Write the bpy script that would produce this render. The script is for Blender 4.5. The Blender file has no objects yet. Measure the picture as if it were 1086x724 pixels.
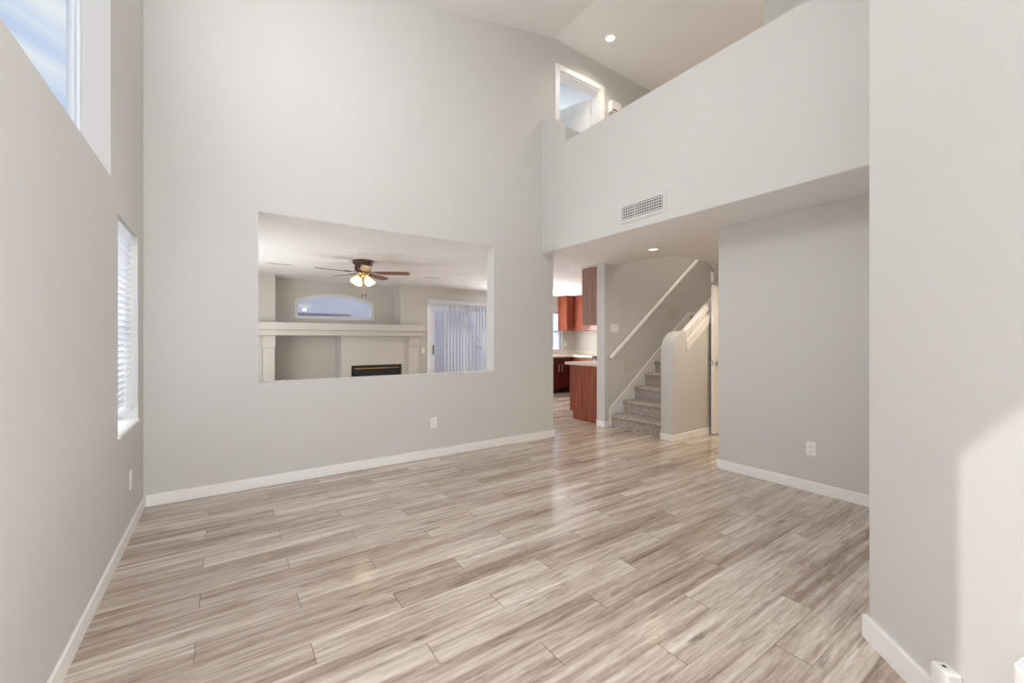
import bpy, bmesh, math, random
from mathutils import Vector, Matrix

C = bpy.context.scene.collection
scene = bpy.context.scene
PI = math.pi
random.seed(7)

# ------------------------------------------------------------------ camera
cam_d = bpy.data.cameras.new('camera')
cam_d.sensor_width = 36.0
cam_d.lens = 439.7 / 1086 * 36.0
cam_d.shift_y = -1.5 / 1086
cam_d.clip_start = 0.02
cam = bpy.data.objects.new('camera', cam_d)
C.objects.link(cam)
cam.location = (0, 0, 1.30)
cam.rotation_euler = (PI / 2, 0, -math.atan(304.5 / 439.7))
scene.camera = cam

# ------------------------------------------------------------------ view, world, sun, added daylight
scene.view_settings.view_transform = 'Standard'
scene.view_settings.look = 'None'
scene.view_settings.gamma = 1.0
scene.view_settings.use_curve_mapping = False
scene.view_settings.exposure = 0.06
scene.cycles.max_bounces = 12
scene.cycles.diffuse_bounces = 8
scene.cycles.glossy_bounces = 4
scene.cycles.transparent_max_bounces = 12
scene.cycles.caustics_reflective = False
scene.cycles.caustics_refractive = False
scene.cycles.sample_clamp_indirect = 6.0
scene.cycles.use_denoising = True

SKY_STRENGTH = 0.93
SUN_STRENGTH = 1.8
FRONT_W, UPPER_W, BOUNCE_W, SIDE_W = 145, 36, 105, 44
FAMILY_W, NOOK_W, KITCHEN_W, BED_W = 42, 92, 16, 54
HALL_W, HALLFAR_W, LOFT_W, FAN_W = 9, 72, 55, 1.0
STAIR_W, LOFTFAR_W, LEFT_W, BLIND_W = 120, 140, 21, 18

world = bpy.data.worlds.new('sky')
scene.world = world
world.use_nodes = True
wt = world.node_tree
wt.nodes.clear()
wo = wt.nodes.new('ShaderNodeOutputWorld')
bg = wt.nodes.new('ShaderNodeBackground')
bg.inputs['Strength'].default_value = SKY_STRENGTH
tc = wt.nodes.new('ShaderNodeTexCoord')
# thin clouds drawn out along one direction of the sky
mp = wt.nodes.new('ShaderNodeCombineXYZ')
for i_, (vec_, k_) in enumerate((((.704, -.489, -.515), 1.6), ((.45, -.255, .857), 11.0))):
    dp = wt.nodes.new('ShaderNodeVectorMath')
    dp.operation = 'DOT_PRODUCT'
    dp.inputs[1].default_value = [c_ * k_ for c_ in vec_]
    wt.links.new(tc.outputs['Generated'], dp.inputs[0])
    wt.links.new(dp.outputs['Value'], mp.inputs[i_])
nz = wt.nodes.new('ShaderNodeTexNoise')
nz.inputs['Scale'].default_value = 1.6
nz.inputs['Detail'].default_value = 5
rp = wt.nodes.new('ShaderNodeValToRGB')
rp.color_ramp.elements[0].position = 0.40
rp.color_ramp.elements[0].color = (0.56, 0.69, 0.95, 1)
rp.color_ramp.elements[1].position = 0.64
rp.color_ramp.elements[1].color = (0.95, 0.97, 1.0, 1)
wt.links.new(mp.outputs['Vector'], nz.inputs['Vector'])
wt.links.new(nz.outputs['Fac'], rp.inputs['Fac'])
# brighter haze near the horizon and towards the top of the sky
sepw = wt.nodes.new('ShaderNodeSeparateXYZ')
wt.links.new(tc.outputs['Generated'], sepw.inputs[0])
rw = wt.nodes.new('ShaderNodeValToRGB')
ce = rw.color_ramp
ce.elements[0].position = 0.0
ce.elements[0].color = (1, 1, 1, 1)
ce.elements[1].position = 0.95
ce.elements[1].color = (0.75, 0.75, 0.75, 1)
for p_, v_ in ((0.14, 0.95), (0.30, 0.34), (0.62, 0.34)):
    el = ce.elements.new(p_)
    el.color = (v_, v_, v_, 1)
wt.links.new(sepw.outputs[2], rw.inputs['Fac'])
mw = wt.nodes.new('ShaderNodeMath')
mw.operation = 'MULTIPLY'
mw.inputs[1].default_value = SKY_STRENGTH * 3.0
wt.links.new(rw.outputs['Color'], mw.inputs[0])
wt.links.new(mw.outputs[0], bg.inputs['Strength'])
wt.links.new(rp.outputs['Color'], bg.inputs['Color'])
wt.links.new(bg.outputs['Background'], wo.inputs['Surface'])

sun_d = bpy.data.lights.new('sun', 'SUN')
sun_d.energy = SUN_STRENGTH
sun_d.angle = math.radians(0.5)
sun_d.color = (1.0, 0.95, 0.88)
sun = bpy.data.objects.new('sun', sun_d)
C.objects.link(sun)
sun.rotation_euler = Vector((1.0, -1.045, -1.295)).to_track_quat('-Z', 'Y').to_euler()
sun.location = (-6, 8, 12)


def area(name, loc, direction, sx, sy, watts, color=(1, 1, 1)):
    d = bpy.data.lights.new(name, 'AREA')
    d.shape = 'RECTANGLE'
    d.size, d.size_y = sx, sy
    d.energy = watts
    d.color = color
    o = bpy.data.objects.new(name, d)
    C.objects.link(o)
    o.location = loc
    o.rotation_euler = Vector(direction).to_track_quat('-Z', 'Y').to_euler()
    return o


# daylight lamps added as fill at window openings, seen and unseen
area('daylight_fill', (1.35, -1.57, 1.50), (0, 1, 0), 2.4, 1.5, FRONT_W, (0.93, 0.96, 1.0))
area('daylight_fill', (1.35, -1.57, 3.45), (0, 0.65, 0.75), 2.4, 1.5, UPPER_W, (0.93, 0.96, 1.0))
area('daylight_fill', (1.35, -1.56, 1.05), (0, 0.75, 0.65), 2.4, 0.6, BOUNCE_W, (1.0, 0.98, 0.95))  # added to stand in for light off the ground outside
area('daylight_fill', (-0.505, 2.22, 3.77), (1, 0, 0.12), 1.6, 0.8, SIDE_W, (0.95, 0.97, 1.0))
area('daylight_fill', (-0.505, -0.2, 1.38), (1, 0, 0), 2.1, 1.2, LEFT_W, (0.96, 0.98, 1.0))
area('daylight_fill', (-1.05, 3.684, 1.39), (1, 0, 0), 1.0, 1.5, BLIND_W, (0.97, 0.98, 1.0))  # added outside the glass to brighten the slat blind
area('daylight_fill', (5.95, 8.24, 1.5), (0, -1, 0.25), 1.2, 1.0, NOOK_W, (0.97, 0.98, 1.0))
area('daylight_fill', (-0.45, 6.3, 1.30), (1, 0, -0.12), 2.0, 1.0, FAMILY_W, (0.97, 0.98, 1.0))

# ------------------------------------------------------------------ materials
MATS = {}


def new_mat(name):
    m = bpy.data.materials.new(name)
    m.use_nodes = True
    nt = m.node_tree
    b = nt.nodes['Principled BSDF']
    MATS[name] = m
    return m, nt, b


def srgb(r, g, b):
    f = lambda c: (c / 255 / 12.92) if c / 255 <= 0.04045 else ((c / 255 + 0.055) / 1.055) ** 2.4
    return (f(r), f(g), f(b), 1)


def add_bump(nt, b, scale, strength, detail=3, dist=0.01, coord='Object', stretch=None, rough=0.5):
    tcn = nt.nodes.new('ShaderNodeTexCoord')
    n = nt.nodes.new('ShaderNodeTexNoise')
    n.inputs['Scale'].default_value = scale
    n.inputs['Detail'].default_value = detail
    n.inputs['Roughness'].default_value = rough
    bp = nt.nodes.new('ShaderNodeBump')
    bp.inputs['Strength'].default_value = strength
    bp.inputs['Distance'].default_value = dist
    v = tcn.outputs[coord]
    if stretch:
        mpn = nt.nodes.new('ShaderNodeMapping')
        mpn.inputs['Scale'].default_value = stretch
        nt.links.new(v, mpn.inputs['Vector'])
        v = mpn.outputs['Vector']
    nt.links.new(v, n.inputs['Vector'])
    nt.links.new(n.outputs['Fac'], bp.inputs['Height'])
    nt.links.new(bp.outputs['Normal'], b.inputs['Normal'])
    return n, v


def plain(name, rgb, rough=0.6, bump=None, metal=0.0, spec=0.5, emit=None, var=0.0):
    m, nt, b = new_mat(name)
    b.inputs['Base Color'].default_value = srgb(*rgb)
    b.inputs['Roughness'].default_value = rough
    b.inputs['Metallic'].default_value = metal
    b.inputs['Specular IOR Level'].default_value = spec
    n = None
    if bump:
        n, v = add_bump(nt, b, *bump)
    if var:
        tcn = nt.nodes.new('ShaderNodeTexCoord')
        n2 = nt.nodes.new('ShaderNodeTexNoise')
        n2.inputs['Scale'].default_value = 2.5
        n2.inputs['Detail'].default_value = 4
        mx = nt.nodes.new('ShaderNodeMix')
        mx.data_type = 'RGBA'
        c = srgb(*rgb)
        mx.inputs[6].default_value = tuple(x * (1 - var) for x in c[:3]) + (1,)
        mx.inputs[7].default_value = tuple(min(1, x * (1 + var)) for x in c[:3]) + (1,)
        nt.links.new(tcn.outputs['Object'], n2.inputs['Vector'])
        nt.links.new(n2.outputs['Fac'], mx.inputs[0])
        nt.links.new(mx.outputs[2], b.inputs['Base Color'])
    if emit:
        b.inputs['Emission Color'].default_value = srgb(*emit[0])
        b.inputs['Emission Strength'].default_value = emit[1]
    return m


WALL = plain('greige_wall_paint', (206, 204, 201), 0.75, (140, 0.18, 2, 0.004), spec=0.3, var=0.015)
FAMILY = plain('tan_wall_paint', (201, 197, 189), 0.75, (140, 0.15, 2, 0.004), spec=0.3, var=0.015)
CEIL = plain('ceiling_paint', (238, 236, 234), 0.85, (90, 0.15, 3, 0.004), spec=0.2, var=0.01)
TEXC = plain('trowelled_ceiling_paint', (238, 238, 238), 0.85, (2.6, 0.9, 4, 0.06, 'Object', (1.0, 2.2, 1.0)), spec=0.2)
TRIM = plain('white_trim_paint', (240, 239, 237), 0.4, (60, 0.03, 2, 0.002))
PLASTIC = plain('white_plastic', (238, 237, 235), 0.35, (80, 0.02, 1, 0.001))
VINYL = plain('white_vinyl', (225, 230, 238), 0.35, (40, 0.02, 1, 0.001))
BLIND = plain('blind_vinyl', (240, 241, 243), 0.45, (50, 0.02, 1, 0.001))
_nt = BLIND.node_tree
_tr = _nt.nodes.new('ShaderNodeBsdfTranslucent')
_tr.inputs['Color'].default_value = (0.86, 0.87, 0.90, 1)
_mx = _nt.nodes.new('ShaderNodeMixShader')
_mx.inputs[0].default_value = 0.55
_nt.links.new(_nt.nodes['Principled BSDF'].outputs[0], _mx.inputs[1])
_nt.links.new(_tr.outputs[0], _mx.inputs[2])
_nt.links.new(_mx.outputs[0], _nt.nodes['Material Output'].inputs['Surface'])
SLOT = plain('dark_slot', (60, 58, 56), 0.6, (50, 0.02, 1, 0.001))
DUCT = plain('vent_shadow_metal', (62, 60, 58), 0.6, (30, 0.05, 1, 0.001))
BROWNPLATE = plain('painted_plate', (204, 197, 186), 0.5, (80, 0.02, 1, 0.001))
BRONZE = plain('aged_bronze', (92, 76, 66), 0.4, (40, 0.08, 2, 0.002), metal=0.7)
NICKEL = plain('brushed_nickel', (190, 186, 180), 0.3, (80, 0.04, 1, 0.001), metal=0.9)
BRASS = plain('polished_brass', (196, 160, 104), 0.3, (60, 0.03, 1, 0.001), metal=0.9)
BLACK = plain('black_metal', (26, 25, 25), 0.4, (40, 0.04, 1, 0.001))
DGLASS = plain('dark_fire_glass', (34, 36, 44), 0.12, (8, 0.01, 1, 0.001))
STUCCO = plain('lavender_grey_stucco', (206, 204, 214), 0.9, (60, 0.3, 4, 0.01), var=0.04)
STUCCO2 = plain('pale_stucco', (222, 216, 212), 0.9, (60, 0.3, 4, 0.01), var=0.04)
GRAVEL = plain('desert_gravel', (205, 196, 186), 0.95, (30, 0.5, 5, 0.02), var=0.12)
COUNTER = plain('beige_stone_counter', (214, 206, 192), 0.3, (60, 0.02, 3, 0.001), var=0.1)
LAMP = plain('lamp_lens', (255, 250, 240), 0.4, emit=((255, 236, 205), 1.6))
SHADE = plain('frosted_glass_shade', (250, 240, 215), 0.4, emit=((255, 226, 175), 1.1))
CABIN = plain('light_grey_room_paint', (214, 217, 220), 0.75, (140, 0.12, 2, 0.004), spec=0.3)


def wood_mat(name, c1, c2, rough, axis):
    m, nt, b = new_mat(name)
    tcn = nt.nodes.new('ShaderNodeTexCoord')
    mpn = nt.nodes.new('ShaderNodeMapping')
    s = [14, 14, 14]
    s[axis] = 1.2
    mpn.inputs['Scale'].default_value = s
    n = nt.nodes.new('ShaderNodeTexNoise')
    n.inputs['Scale'].default_value = 1.6
    n.inputs['Detail'].default_value = 6
    n.inputs['Distortion'].default_value = 0.6
    r = nt.nodes.new('ShaderNodeValToRGB')
    r.color_ramp.elements[0].position = 0.3
    r.color_ramp.elements[0].color = srgb(*c1)
    r.color_ramp.elements[1].position = 0.72
    r.color_ramp.elements[1].color = srgb(*c2)
    nt.links.new(tcn.outputs['Object'], mpn.inputs['Vector'])
    nt.links.new(mpn.outputs['Vector'], n.inputs['Vector'])
    nt.links.new(n.outputs['Fac'], r.inputs['Fac'])
    nt.links.new(r.outputs['Color'], b.inputs['Base Color'])
    b.inputs['Roughness'].default_value = rough
    return m


CHERRY = wood_mat('cherry_wood', (118, 58, 40), (158, 88, 64), 0.32, 2)
CHERRY_GLARE = wood_mat('cherry_with_painted_glare', (138, 104, 92), (164, 132, 120), 0.3, 2)  # cherry made paler and greyer, glare painted into the colour
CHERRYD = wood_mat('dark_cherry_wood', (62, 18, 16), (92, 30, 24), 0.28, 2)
BLADEW = wood_mat('walnut_blade', (104, 72, 56), (140, 104, 84), 0.4, 0)


def carpet_mat():
    m, nt, b = new_mat('grey_carpet')
    tcn = nt.nodes.new('ShaderNodeTexCoord')
    n = nt.nodes.new('ShaderNodeTexNoise')
    n.inputs['Scale'].default_value = 55
    n.inputs['Detail'].default_value = 5
    n.inputs['Roughness'].default_value = 0.75
    r = nt.nodes.new('ShaderNodeValToRGB')
    r.color_ramp.elements[0].position = 0.36
    r.color_ramp.elements[0].color = srgb(112, 103, 98)
    r.color_ramp.elements[1].position = 0.64
    r.color_ramp.elements[1].color = srgb(218, 208, 199)
    bp = nt.nodes.new('ShaderNodeBump')
    bp.inputs['Strength'].default_value = 0.8
    bp.inputs['Distance'].default_value = 0.01
    nt.links.new(tcn.outputs['Object'], n.inputs['Vector'])
    nt.links.new(n.outputs['Fac'], r.inputs['Fac'])
    nt.links.new(n.outputs['Fac'], bp.inputs['Height'])
    nt.links.new(r.outputs['Color'], b.inputs['Base Color'])
    nt.links.new(bp.outputs['Normal'], b.inputs['Normal'])
    b.inputs['Roughness'].default_value = 1.0
    b.inputs['Specular IOR Level'].default_value = 0.05
    return m


CARPET = carpet_mat()


def floor_mat():
    m, nt, b = new_mat('grey_oak_laminate')
    N, L = nt.nodes, nt.links

    def M(op, a, bb=None, c=None):
        n = N.new('ShaderNodeMath')
        n.operation = op
        for i, v in enumerate((a, bb, c)):
            if v is None:
                continue
            if isinstance(v, (int, float)):
                n.inputs[i].default_value = v
            else:
                L.new(v, n.inputs[i])
        return n.outputs[0]

    PW, PL = 0.142, 1.22
    g = N.new('ShaderNodeNewGeometry')
    sep = N.new('ShaderNodeSeparateXYZ')
    L.new(g.outputs['Position'], sep.inputs[0])
    X, Y = sep.outputs[0], sep.outputs[1]
    yr = M('DIVIDE', M('SUBTRACT', Y, 1.53), PW)
    row = M('FLOOR', yr)
    fy = M('SUBTRACT', yr, row)
    xs = M('DIVIDE', M('SUBTRACT', M('SUBTRACT', X, 0.71), M('MULTIPLY', row, 0.4067)), PL)
    col = M('FLOOR', xs)
    fx = M('SUBTRACT', xs, col)
    idv = N.new('ShaderNodeCombineXYZ')
    L.new(row, idv.inputs[0])
    L.new(col, idv.inputs[1])
    wn = N.new('ShaderNodeTexWhiteNoise')
    wn.noise_dimensions = '2D'
    L.new(idv.outputs[0], wn.inputs['Vector'])
    rnd = wn.outputs['Value']
    # grain: noise stretched along the plank, another slice per plank
    gv = N.new('ShaderNodeCombineXYZ')
    L.new(M('MULTIPLY', X, 1.25), gv.inputs[0])
    L.new(M('MULTIPLY', Y, 15.0), gv.inputs[1])
    L.new(M('MULTIPLY', rnd, 57.0), gv.inputs[2])
    n1 = N.new('ShaderNodeTexNoise')
    n1.inputs['Scale'].default_value = 1.0
    n1.inputs['Detail'].default_value = 6
    n1.inputs['Roughness'].default_value = 0.62
    n1.inputs['Distortion'].default_value = 0.5
    L.new(gv.outputs[0], n1.inputs['Vector'])
    gv2 = N.new('ShaderNodeCombineXYZ')
    L.new(M('MULTIPLY', X, 9.0), gv2.inputs[0])
    L.new(M('MULTIPLY', Y, 80.0), gv2.inputs[1])
    L.new(M('MULTIPLY', rnd, 91.0), gv2.inputs[2])
    n2 = N.new('ShaderNodeTexNoise')
    n2.inputs['Scale'].default_value = 1.0
    n2.inputs['Detail'].default_value = 4
    n2.inputs['Roughness'].default_value = 0.7
    L.new(gv2.outputs[0], n2.inputs['Vector'])
    # dark knots and short strokes
    gv3 = N.new('ShaderNodeCombineXYZ')
    L.new(M('MULTIPLY', X, 4.5), gv3.inputs[0])
    L.new(M('MULTIPLY', Y, 22.0), gv3.inputs[1])
    L.new(M('MULTIPLY', rnd, 33.0), gv3.inputs[2])
    n3 = N.new('ShaderNodeTexNoise')
    n3.inputs['Scale'].default_value = 1.0
    n3.inputs['Detail'].default_value = 3
    L.new(gv3.outputs[0], n3.inputs['Vector'])
    knot = N.new('ShaderNodeValToRGB')
    knot.color_ramp.elements[0].position = 0.63
    knot.color_ramp.elements[0].color = (0, 0, 0, 1)
    knot.color_ramp.elements[1].position = 0.76
    knot.color_ramp.elements[1].color = (1, 1, 1, 1)
    L.new(n3.outputs['Fac'], knot.inputs['Fac'])
    gv4 = N.new('ShaderNodeCombineXYZ')
    L.new(M('MULTIPLY', X, 0.9), gv4.inputs[0])
    L.new(M('MULTIPLY', Y, 42.0), gv4.inputs[1])
    L.new(M('MULTIPLY', rnd, 71.0), gv4.inputs[2])
    n4 = N.new('ShaderNodeTexNoise')
    n4.inputs['Scale'].default_value = 1.0
    n4.inputs['Detail'].default_value = 3
    n4.inputs['Roughness'].default_value = 0.6
    L.new(gv4.outputs[0], n4.inputs['Vector'])
    tone = M('ADD', M('ADD', M('ADD', M('MULTIPLY', n1.outputs['Fac'], 0.48), M('MULTIPLY', n4.outputs['Fac'], 0.32)),
                      M('MULTIPLY', n2.outputs['Fac'], 0.28)),
             M('MULTIPLY', M('SUBTRACT', rnd, 0.5), 0.10))
    r = N.new('ShaderNodeValToRGB')
    cr = r.color_ramp
    cr.elements[0].position = 0.36
    cr.elements[0].color = srgb(112, 95, 82)
    cr.elements[1].position = 0.70
    cr.elements[1].color = srgb(232, 223, 213)
    e = cr.elements.new(0.46)
    e.color = srgb(160, 142, 127)
    e = cr.elements.new(0.58)
    e.color = srgb(199, 185, 171)
    L.new(tone, r.inputs['Fac'])
    mk = N.new('ShaderNodeMix')
    mk.data_type = 'RGBA'
    L.new(M('MULTIPLY', knot.outputs['Color'], 0.6), mk.inputs[0])
    L.new(r.outputs['Color'], mk.inputs[6])
    mk.inputs[7].default_value = srgb(96, 80, 70)
    # seams
    ey = M('MINIMUM', fy, M('SUBTRACT', 1.0, fy))
    ex = M('MINIMUM', fx, M('SUBTRACT', 1.0, fx))
    sy = M('LESS_THAN', ey, 0.010)
    sx = M('LESS_THAN', ex, 0.0018)
    seam = M('MAXIMUM', M('MULTIPLY', sy, 0.45), M('MULTIPLY', sx, 0.62))
    ms = N.new('ShaderNodeMix')
    ms.data_type = 'RGBA'
    L.new(seam, ms.inputs[0])
    L.new(mk.outputs[2], ms.inputs[6])
    ms.inputs[7].default_value = srgb(84, 70, 60)
    L.new(ms.outputs[2], b.inputs['Base Color'])
    b.inputs['Roughness'].default_value = 0.2
    b.inputs['Specular IOR Level'].default_value = 0.8
    L.new(M('ADD', 0.08, M('MULTIPLY', n2.outputs['Fac'], 0.14)), b.inputs['Roughness'])
    bp = N.new('ShaderNodeBump')
    bp.inputs['Strength'].default_value = 0.12
    bp.inputs['Distance'].default_value = 0.002
    L.new(M('SUBTRACT', n2.outputs['Fac'], seam), bp.inputs['Height'])
    L.new(bp.outputs['Normal'], b.inputs['Normal'])
    return m


FLOOR = floor_mat()


def glass_mat():
    m = bpy.data.materials.new('window_glass')
    m.use_nodes = True
    nt = m.node_tree
    nt.nodes.clear()
    o = nt.nodes.new('ShaderNodeOutputMaterial')
    t = nt.nodes.new('ShaderNodeBsdfTransparent')
    t.inputs['Color'].default_value = (0.94, 0.96, 0.97, 1)
    gl = nt.nodes.new('ShaderNodeBsdfGlossy')
    gl.inputs['Roughness'].default_value = 0.02
    mx = nt.nodes.new('ShaderNodeMixShader')
    mx.inputs[0].default_value = 0.06
    nt.links.new(t.outputs[0], mx.inputs[1])
    nt.links.new(gl.outputs[0], mx.inputs[2])
    nt.links.new(mx.outputs[0], o.inputs['Surface'])
    return m


GLASS = glass_mat()

# ------------------------------------------------------------------ mesh helpers


def link(name, bm, m, parent=None, smooth=False, bevel=0.0, seg=2):
    bmesh.ops.recalc_face_normals(bm, faces=bm.faces)
    if bevel:
        es = [e for e in bm.edges if len(e.link_faces) == 2 and e.calc_face_angle(0) > 0.5]
        bmesh.ops.bevel(bm, geom=es, offset=bevel, segments=seg, affect='EDGES', profile=0.5, clamp_overlap=True)
    me = bpy.data.meshes.new(name)
    bm.to_mesh(me)
    bm.free()
    if smooth:
        for p in me.polygons:
            p.use_smooth = True
    o = bpy.data.objects.new(name, me)
    C.objects.link(o)
    me.materials.append(m)
    if parent is not None:
        o.parent = parent
        o.matrix_parent_inverse = parent.matrix_basis.inverted()
    return o


def smooth_by_angle(o, deg=35):
    me = o.data
    for p in me.polygons:
        p.use_smooth = True
    bm = bmesh.new()
    bm.from_mesh(me)
    for e in bm.edges:
        if len(e.link_faces) == 2 and e.calc_face_angle(0) > math.radians(deg):
            e.smooth = False
    bm.to_mesh(me)
    bm.free()
    return o


def box(bm, x0, x1, y0, y1, z0, z1):
    vs = [bm.verts.new((x, y, z)) for x in (x0, x1) for y in (y0, y1) for z in (z0, z1)]
    for f in ((0, 1, 3, 2), (4, 6, 7, 5), (0, 4, 5, 1), (2, 3, 7, 6), (0, 2, 6, 4), (1, 5, 7, 3)):
        bm.faces.new([vs[i] for i in f])
    return vs


def boxes(*bs):
    bm = bmesh.new()
    for b in bs:
        box(bm, *b)
    return bm


def prism(outline, holes, axis, a0, a1, bm=None):
    """outline given in the two other axes, extruded along axis from a0 to a1"""
    own = bm or bmesh.new()
    bm = bmesh.new()

    def p3(u, v, a):
        return {'x': (a, u, v), 'y': (u, a, v), 'z': (u, v, a)}[axis]
    edges = []
    for loop in [outline] + list(holes):
        vs = [bm.verts.new(p3(u, v, a0)) for u, v in loop]
        for i in range(len(vs)):
            edges.append(bm.edges.new((vs[i], vs[(i + 1) % len(vs)])))
    bmesh.ops.triangle_fill(bm, use_beauty=True, use_dissolve=False, edges=edges)
    d = a1 - a0
    vec = {'x': (d, 0, 0), 'y': (0, d, 0), 'z': (0, 0, d)}[axis]
    r = bmesh.ops.extrude_face_region(bm, geom=list(bm.faces), use_keep_orig=True)
    bmesh.ops.translate(bm, verts=[v for v in r['geom'] if isinstance(v, bmesh.types.BMVert)], vec=vec)
    bmesh.ops.recalc_face_normals(bm, faces=bm.faces)
    me = bpy.data.meshes.new('t')
    bm.to_mesh(me)
    bm.free()
    own.from_mesh(me)
    bpy.data.meshes.remove(me)
    return own


def rect(u0, u1, v0, v1):
    return [(u0, v0), (u1, v0), (u1, v1), (u0, v1)]


def lathe(bm, prof, seg=24, M=None):
    """prof: (radius, z) pairs; M places the axis"""
    M = M or Matrix.Identity(4)
    rings = []
    for r, z in prof:
        if r < 1e-6:
            rings.append([bm.verts.new(M @ Vector((0, 0, z)))])
        else:
            rings.append([bm.verts.new(M @ Vector((r * math.cos(2 * PI * k / seg), r * math.sin(2 * PI * k / seg), z))) for k in range(seg)])
    for a, b in zip(rings, rings[1:]):
        for k in range(seg):
            k2 = (k + 1) % seg
            if len(a) == 1 and len(b) == 1:
                continue
            if len(a) == 1:
                bm.faces.new((a[0], b[k], b[k2]))
            elif len(b) == 1:
                bm.faces.new((a[k], b[0], a[k2]))
            else:
                bm.faces.new((a[k], b[k], b[k2], a[k2]))
    return bm


def tube(bm, p0, p1, r, seg=12):
    p0, p1 = Vector(p0), Vector(p1)
    d = p1 - p0
    M = Matrix.Translation(p0) @ d.to_track_quat('Z', 'Y').to_matrix().to_4x4()
    return lathe(bm, [(0, 0), (r, 0), (r, d.length), (0, d.length)], seg, M)


def struct(name, bm, m, parent=None, **k):
    o = link(name, bm, m, parent, **k)
    if parent is None:
        o['kind'] = 'structure'
    return o


def empty(name, loc, label=None, cat=None, group=None, kind=None):
    o = bpy.data.objects.new(name, None)
    o.empty_display_size = 0.1
    C.objects.link(o)
    o.location = loc
    o.matrix_basis = Matrix.Translation(loc)
    if kind:
        o['kind'] = kind
    return tag(o, label, cat, group)


def tag(o, label, cat, group=None):
    if label:
        o['label'] = label
    if cat:
        o['category'] = cat
    if group:
        o['group'] = group
    return o


# ------------------------------------------------------------------ levels of the house
XL = -0.52          # left wall face
YB = 4.28           # wall with the pass-through, room side
YB2 = 4.44          # its far side
YF = 8.27           # far wall of the family room
YN = 8.75           # back of the arched-window niche
H1 = 2.44           # lower ceilings
LF = 2.80           # loft floor
CZ = 5.37           # upper flat ceiling
XG = 3.445          # guard wall face
XR = 4.125          # right wall face
YFRONT = -1.60


def ceil_z(x):
    return CZ if x >= 3.65 else CZ - (3.65 - x) * 0.211


struct('floor', boxes((XL - 0.16, 8.5, YFRONT - 0.16, 8.95, -0.12, 0.0)), FLOOR)

# walls
struct('wall_left', prism([(YFRONT - .16, 0), (8.9, 0), (8.9, 2.6), (YB2, 2.6), (YB2, 4.9), (YFRONT - .16, 4.9)],
                          [rect(1.30, 3.15, 2.21, 4.45), rect(3.341, 4.027, 0.72, 2.05), rect(-1.3, 0.9, 0.72, 2.05), rect(5.3, 7.3, 0.8, 2.1)],
                          'x', XL, XL - 0.16), WALL)
back = [(XL, 0), (3.64, 0), (3.64, H1), (4.64, H1), (4.64, 0), (8.2, 0), (8.2, CZ + .02), (3.65, CZ + .02), (XL, ceil_z(XL) + .02)]
struct('wall_back', prism(back, [rect(0.243, 2.694, 0.922, H1 - 0.002), rect(3.74, 4.545, LF, 4.975)], 'y', YB, YB2), WALL)
struct('wall_right', boxes((XR, XR + .15, 0.60, 2.27, 0, H1)), WALL)
ang = [(2.315, 0.600), (4.9, 0.600), (4.9, -0.74), (0.975, -0.74)]
struct('wall_angled', prism(ang, [], 'z', 0, CZ + 0.02), WALL)
struct('wall_front', prism([(XL, 0), (4.2, 0), (4.2, CZ), (3.65, CZ), (XL, ceil_z(XL))],
                           [rect(0.1, 2.6, 0.7, 2.3), rect(0.1, 2.6, 2.7, 4.2)], 'y', YFRONT, YFRONT - .16), WALL)
struct('wall_entry', boxes((4.2, 4.36, YFRONT - .16, -0.74, 0, CZ)), WALL)
# loft
post = [(3.823, 3.0), (3.823, 3.93), (3.96, 3.93)]
for k in range(9):
    a = PI / 2 * k / 8
    post.append((4.235 - 0.272 * math.cos(a), 3.93 + 0.275 * math.sin(a)))
post += [(YB, 4.205), (YB, 3.0)]
gw = prism([(0.60, H1 + .004), (YB, H1 + .004), (YB, 4.205)] + post[3:-2][::-1] + [(3.96, 3.93), (3.823, 3.93), (3.823, 3.742), (0.60, 3.742)], [], 'x', XG, XG + 0.13)
o = struct('wall_loft', gw, WALL)
smooth_by_angle(o, 30)
o = struct('wall_loft', boxes((XG + 0.131, XG + 0.30, 3.823, YB, LF, 3.925)), WALL)
struct('wall_loft', boxes((4.60, 4.75, 0.60, 2.05, LF, CZ + .01)), WALL)
# wall beside the stairs: rounded half wall
half = [(4.70, 0), (4.70, 1.15)]
for k in range(1, 11):
    a = PI / 2 * k / 10
    half.append((4.97 - 0.27 * math.cos(a), 1.15 + 0.27 * math.sin(a)))
half += [(5.0, 1.42), (5.0, 1.16), (6.35, 2.10), (6.35, 0)]
o = struct('wall_stair', prism(half, [], 'y', 3.185, 3.365, ), WALL, bevel=0.012)
smooth_by_angle(o, 40)
struct('wall_stair', prism([(5.82, H1), (5.855, H1), (6.031, 2.331), (6.031, 2.10), (6.35, 2.10), (6.35, H1)], [], 'y', 3.353, 3.366), CEIL)
struct('wall_hall', prism([(0.6, 0), (2.25, 0), (2.25, 2.05), (3.02, 2.05), (3.02, 0), (3.365, 0), (3.365, H1), (0.6, H1)], [], 'x', 6.351, 6.48), WALL)
struct('wall_landing', boxes((8.05, 8.2, 3.2, YB, 0, CZ)), WALL)
struct('wall_landing', boxes((8.2, 8.36, 0.44, YB2, 0, CZ + .02)), WALL)
struct('wall_landing', boxes((4.9, 8.2, 0.44, 0.60, 0, CZ + .02)), WALL)
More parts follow.
